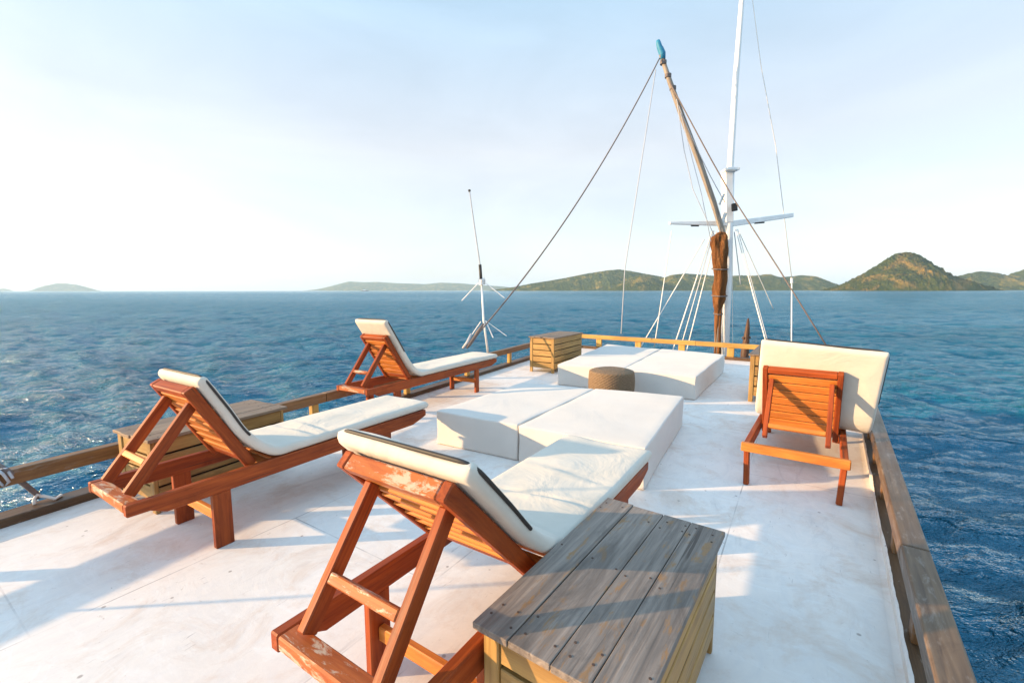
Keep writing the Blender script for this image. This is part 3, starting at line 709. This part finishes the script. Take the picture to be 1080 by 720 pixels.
# ------------------------------------------------------------------ mast, spar, rigging
YM = 11.3
def P(px, py, y=YM): return at_y(px, py, y)
def mast():
    b = P(764.5, 330); t = thing('mast', 'tall white mast with crosstree rising at the bow', 'mast', (b.x, YM, -1.0)); o = Vector((b.x, YM, -1.0))
    m = MB(); p0 = P(764.2, 352)-o; p0.z = 0
    m.tube([p0, P(766, 300)-o, P(768, 240)-o, P(770, 178)-o], [0.13, 0.125, 0.115, 0.105], 20); m.build('lower_mast', M['whitepaint'], t, 0, 1, True)
    m = MB(); m.tube([P(770, 200)-o, P(770.4, 178)-o, P(776, 90)-o, P(783, 0)-o, P(790, -110)-o], [0.085, 0.075, 0.066, 0.055, 0.045], 16); m.build('topmast', M['whitepaint'], t, 0, 1, True)
    c0, c1 = P(706, 235.5, YM-.15)-o, P(768, 236, YM-.05)-o; c2 = P(836, 227.5, YM+.1)-o; c1b = P(768, 237, YM-.02)-o
    m = MB(); m.beam(c0, c1, 0.10, 0.06, h1=0.13); m.beam(c1b, c2, 0.10, 0.14, h1=0.10); m.build('crosstree', M['whitepaint'], t, 0.01)
    m = MB(); m.beam(P(764, 180, YM-.12)-o, P(777, 180, YM-.12)-o, 0.36, 0.06); m.build('mast_cap', M['whitepaint'], t, 0.006)
    m = MB(); m.beam(P(767, 181)-o, P(767.5, 236)-o, 0.20, 0.24, up=(0, 1, 0)); m.build('doubling_block', M['whitepaint'], t, 0.02)
    m = MB(); m.tube([P(774.5, 215, YM-.25)-o, P(775, 223, YM-.25)-o], [0.07, 0.07], 12); m.build('pulley', M['black'], t, 0.01)
    m = MB(); m.tube([P(759, 216, YM-.2)-o, P(764, 205, YM-.2)-o], 0.03, 8); m.tube([P(760, 240, YM-.2)-o, P(765, 225, YM-.2)-o], 0.05, 8); m.build('shackle', M['metal'], t)
    m = MB(); m.beam(P(729, 238.5, YM-.1)-o, P(737, 238.5, YM-.1)-o, 0.04, 0.03); m.build('cleat', M['black'], t)
    m = MB(); m.beam(P(796, 236, YM)-o, P(806, 235.2, YM)-o, 0.04, 0.03); m.build('cleat', M['black'], t)
mast()
def spar():
    YS = 11.0; b = P(757, 340, YS); o = Vector((b.x, YS, -1.0)); t = thing('gaff_spar', 'leaning grey wooden spar with blue tip and furled brown sail', 'spar', o)
    S = lambda x, y: P(x, y, YS)-o
    p0 = S(757, 352); p0.z = 0
    m = MB(); m.tube([p0, S(757, 340), S(759, 290), S(763, 248), S(752, 212), S(736, 166), S(720, 124), S(707, 87), S(697.5, 58)], [0.06, 0.06, 0.062, 0.064, 0.070, 0.068, 0.064, 0.058, 0.045], 14)
    m.build('pole', M['spar'], t, 0, 1, True)
    # furled sail: lumpy twisted bundle
    pr = [(761.5, 245, .09), (759.5, 250, .24), (758.8, 256, .255), (758.8, 266, .235), (759.2, 280, .205), (759.5, 296, .19), (758.5, 306, .20), (758, 316, .185), (757.5, 326, .115), (757.3, 334, .105), (757, 346, .10), (756.7, 362, .095), (756.5, 372, .11), (756.5, 379, .09)]
    m = MB(); n = 40; vs = []; k = 0; rows = []
    for i in range(len(pr)-1):
        for q in range(6):
            u = q/6; x_, y_, r_ = (pr[i][c]*(1-u)+pr[i+1][c]*u for c in range(3)); rows.append((x_, y_, r_*0.72))
    rows.append(pr[-1])
    for i, (x, y, r) in enumerate(rows):
        c = S(x, y)
        for j in range(n):
            a = 2*math.pi*j/n; f = 1+0.15*math.sin(5*a+i*0.13)+0.09*abs(math.sin(6.5*a-i*0.17+math.sin(i*.2)))+0.05*math.sin(i*0.5+a)-0.06*abs(math.sin(11*a+i*.09))
            vs.append(c+Vector((r*f*math.cos(a), r*f*math.sin(a)*0.9, 0)))
    fs = [(i*n+j, i*n+(j+1) % n, (i+1)*n+(j+1) % n, (i+1)*n+j) for i in range(len(rows)-1) for j in range(n)]+[tuple(range(n)), tuple(range((len(rows)-1)*n, len(rows)*n))[::-1]]
    m.add(vs, fs, vs); m.build('furled_sail', M['sail'], t, 0, 1, True)
    for (x, y, rr_) in ((759.3, 284, .18), (758.6, 312, .175), (757.4, 331, .10)):
        m = MB(); c = S(x, y); m.tube([c+Vector((rr_*math.cos(R(q*20)), rr_*math.sin(R(q*20)), 0.02*math.sin(R(q*20)))) for q in range(19)], 0.014, 6); m.build('sail_lashing', M['darkrope'], t, 0, 1, True)
    m = MB(); m.tube([S(699.5, 63), S(699, 57), S(697, 52), S(696, 50), S(695, 46), S(694.3, 43)], [0.06, 0.075, 0.07, 0.062, 0.055, 0.04], 10); m.build('tip_wrap', M['blue'], t, 0, 1, True)
    for (x, y) in ((700, 66), (705, 80), (710, 93)):
        m = MB(); m.tube([S(x, y)+Vector((0, 0, .03)), S(x, y)-Vector((0, 0, .05))], 0.074, 12); m.build('lashing', M['darkrope'], t)
spar()
def rope(label, pts, r, m, sag=0.0, n=14):
    pts = [Vector(p) for p in pts]
    if len(pts) == 2:
        a, b_ = pts; pts = [a.lerp(b_, i/n)-Vector((0, 0, sag*4*(i/n)*(1-i/n))) for i in range(n+1)]
    o0 = pts[0].copy(); mb_ = MB(); mb_.tube([p-o0 for p in pts], r, 8)
    o = mb_.build('rope', M[m], None, 0, 1, True, loc=o0); return tag(o, label, 'rope', 'rigging ropes')
tip = P(696, 62, 10.95); rb = at_y(494, 363, 7.75)
rope('dark stay from the spar tip down to the left railing', [tip, rb], 0.014, 'darkrope', 0.42, 26)
rope('thin grey line hanging from the spar tip to the left of the spar', [P(692, 74, 10.9), P(659, 285, 10.6), P(655, 352, 10.4)], 0.011, 'greyrope')
rope('dark stay crossing the mast down to the right railing', [P(707, 88, 10.9), P(751, 170, 10.9), P(772, 207, 10.85), P(822, 285, 10.0), P(872, 366, 9.1)], 0.015, 'darkrope')
rope('thin grey halyard along the right of the spar', [P(716, 112, 10.9), P(765, 214, 10.95)], 0.010, 'greyrope', 0.10)
rope('slack grey line hanging to the left of the spar', [P(714, 105, 10.9), P(722, 160, 10.9), P(731, 200, 10.9), P(745, 231, 10.9), P(754, 250, 10.95)], 0.009, 'greyrope')
rope('second slack grey line close to the spar', [P(718, 120, 10.9), P(740, 205, 10.9), P(750, 255, 10.95)], 0.008, 'greyrope')
rope('pale line from the topmast out of the top of the picture', [P(789, -40, YM), P(803, 70, YM), P(818, 152, YM), P(835, 294, 11.9)], 0.009, 'whiterope')
for lab, a, b_, r in (('white shroud farthest left of the spar, nearly upright', (703, 280), (690, 366), .012),
                      ('white shroud slanting widest to the lower left', (722, 288), (672, 372), .012),
                      ('white shroud slanting left, first of the close trio', (738, 284), (706, 380), .016),
                      ('white shroud slanting left, middle of the close trio', (741.5, 284), (714, 380), .012),
                      ('white shroud slanting left, last of the close trio', (746, 284), (722, 378), .014)):
    ya = 11.15; d_ = Vector((b_[0]-a[0], b_[1]-a[1])); top_ = (a[0]-d_.x*0.42, a[1]-d_.y*0.42)
    rope(lab, [P(*top_, 11.2), P(*b_, 11.0)], r, 'whiterope')
rope('thick white stay to the right of the mast', [P(776, 242, 11.2), P(808, 362, 9.8)], 0.013, 'whiterope')
rope('grey stay beside the thick white one', [P(778, 242, 11.2), P(810, 362, 9.75)], 0.008, 'greyrope')
rope('thin white line right of the mast reaching the water side', [P(780, 246, 11.2), P(815.5, 326, 12.5)], 0.010, 'whiterope')
rope('thin line hanging close beside the mast', [P(774.5, 245, 11.3), P(781, 300, 11.5)], 0.012, 'greyrope')
rope('upright thin white line beside the mast foot', [P(772.5, 250, 11.2), P(772.5, 366, 11.2)], 0.007, 'whiterope')
# bitt and stanchion on the foredeck
def bitt():
    p = P(787, 360, 11.6); t = thing('bow_post', 'dark pointed wooden post behind the bow railing', 'post', (p.x, p.y, -1.0)); o = Vector((p.x, p.y, -1.0)); S = lambda x, y: P(x, y, 11.6)-o
    a = S(785, 380); a.z = 0
    m = MB(); m.tube([a, S(785.5, 372), S(787, 358), S(788.5, 345), S(789.2, 336)], [0.11, 0.10, 0.075, 0.05, 0.02], 10); m.build('shaft', M['darkpost'], t, 0, 1, True)
    m = MB(); m.beam(S(783, 357), S(791, 356), 0.09, 0.06); m.build('cross_pin', M['darkpost'], t, 0.01)
bitt()
def stanchion():
    p = P(836, 330, 12.2); o = Vector((p.x, p.y, -1.0)); t = thing('light_pole', 'slim white pole with a small lamp head on the foredeck', 'pole', o); S = lambda x, y: P(x, y, 12.2)-o
    a = S(837, 366); a.z = 0
    m = MB(); m.tube([a, S(835, 299)], 0.015, 8); m.build('shaft', M['whitepaint'], t, 0, 1, True)
    m = MB(); m.tube([S(835, 299), S(835, 293.5)], [0.034, 0.03], 10); m.build('lamp_head', M['whitepaint'], t)
stanchion()
def antenna():
    YA = 8.15; b = P(514.5, 369, YA); o = Vector((b.x, YA, 0.36)); t = thing('whip_antenna', 'thin white whip antenna with angled struts at the left railing', 'antenna', o); S = lambda x, y, dy=0: P(x, y, YA+dy)-o
    m = MB(); m.tube([Vector((0, 0, 0)), S(510, 338), S(508, 300)], [0.020, 0.018, 0.016], 10); m.build('pole', M['whitepaint'], t, 0, 1, True)
    m = MB(); m.tube([S(507.5, 297), S(506.3, 279)], 0.027, 10); m.build('coil', M['black'], t, 0, 1, True)
    m = MB(); m.tube([S(506.3, 279), S(500, 235), S(495.5, 202)], [0.012, 0.011, 0.008], 8); m.build('whip', M['greyrope'], t)
    m = MB(); m.tube([S(495.5, 202), S(495, 200)], 0.022, 8); m.build('whip_cap', M['black'], t)
    m = MB(); m.tube([S(505, 296), S(511.5, 295)], 0.035, 8); m.tube([S(508.5, 300), S(508.5, 295)], 0.06, 12); m.build('clamp', M['metal'], t)
    for a, c, r in (((504, 299), (487, 317), .010), ((513, 299), (532, 314), .009), ((512, 338), (520, 356), .011), ((507, 339), (488, 367), .009), ((512, 338), (534, 354), .005)):
        m = MB(); m.tube([S(*a), S(*c)], r, 8); m.build('strut', M['whitepaint'], t)
antenna()
def tackle():
    o = rb.copy(); t = thing('rope_tackle', 'dark rope tackle with pale block tying the stay to the left railing', 'tackle', o); S = lambda x, y: at_y(x, y, 7.7)-o
    m = MB(); m.tube([S(510, 341), S(504, 350), S(500, 356), S(495, 363), S(492, 367)], [.015, .034, .03, .034, .015], 10); m.build('tackle_rope', M['darkrope'], t, 0, 1, True)
    m = MB(); m.tube([S(497, 352), S(493, 361), S(488, 367)], [.022, .03, .02], 10); m.build('block', M['greyrope'], t, 0, 1, True)
tackle()
# mooring lines at the left railing
def Q(px, py, z): return at_z(px, py, z)
rope('dark rope coming over the left railing at the picture edge', [Q(-60, 462, .52), Q(-14, 483, .42), Q(8, 496, .37), Q(14, 502, .30), Q(26, 510, .21), Q(37, 519, .13), Q(41, 523, .09)], 0.016, 'darkrope')
rope('knotted cream rope end on the left sill', [Q(36, 531, .06), Q(35.5, 525, .09), Q(39, 520.5, .12), Q(42, 522, .10), Q(50, 523, .08), Q(58, 525, .07), Q(64, 521, .07)], 0.011, 'whiterope')
rope('grey lashing wrapped around the railing at the left edge', [Q(-6, 492, .385), Q(3, 499, .37), Q(9, 507, .30), Q(4, 512, .262), Q(-4, 505, .33), Q(-2, 494, .38), Q(6, 493, .385), Q(13, 503, .33)], 0.008, 'greyrope')
# a shroud on the left side whose shadow crosses the near deck
rope('taut shroud rising from the left railing', [Vector((-3.83, 1.78, .36)), Vector((-3.80, 1.76, 2.2)), Vector((-3.6, 1.7, 7.0))], 0.009, 'darkrope')

# ------------------------------------------------------------------ distant boat
def boat():
    p = at_y(385, 306, 2400); o = Vector((p.x, 2400, WZ)); t = thing('distant_boat', 'tiny dark boat on the water before the pale long island', 'boat', o, R(80))
    m = MB(); m.prism([(-3, -17), (3, -17), (3.4, 2), (2.2, 13), (0, 19), (-2.2, 13), (-3.4, 2)], -0.8, 3.2); m.build('hull', M['darkpost'], t, 0.3)
    m = MB(); m.beam((0, -13, 4.6), (0, 4, 4.6), 4.6, 2.8); m.beam((0, -8, 7), (0, 0, 7), 3.4, 2.0); m.build('cabin', M['whitepaint'], t, 0.2)
    m = MB(); m.tube([(0, 5, 3), (0, 5, 13)], 0.3, 6); m.build('boat_mast', M['whitepaint'], t)
boat()
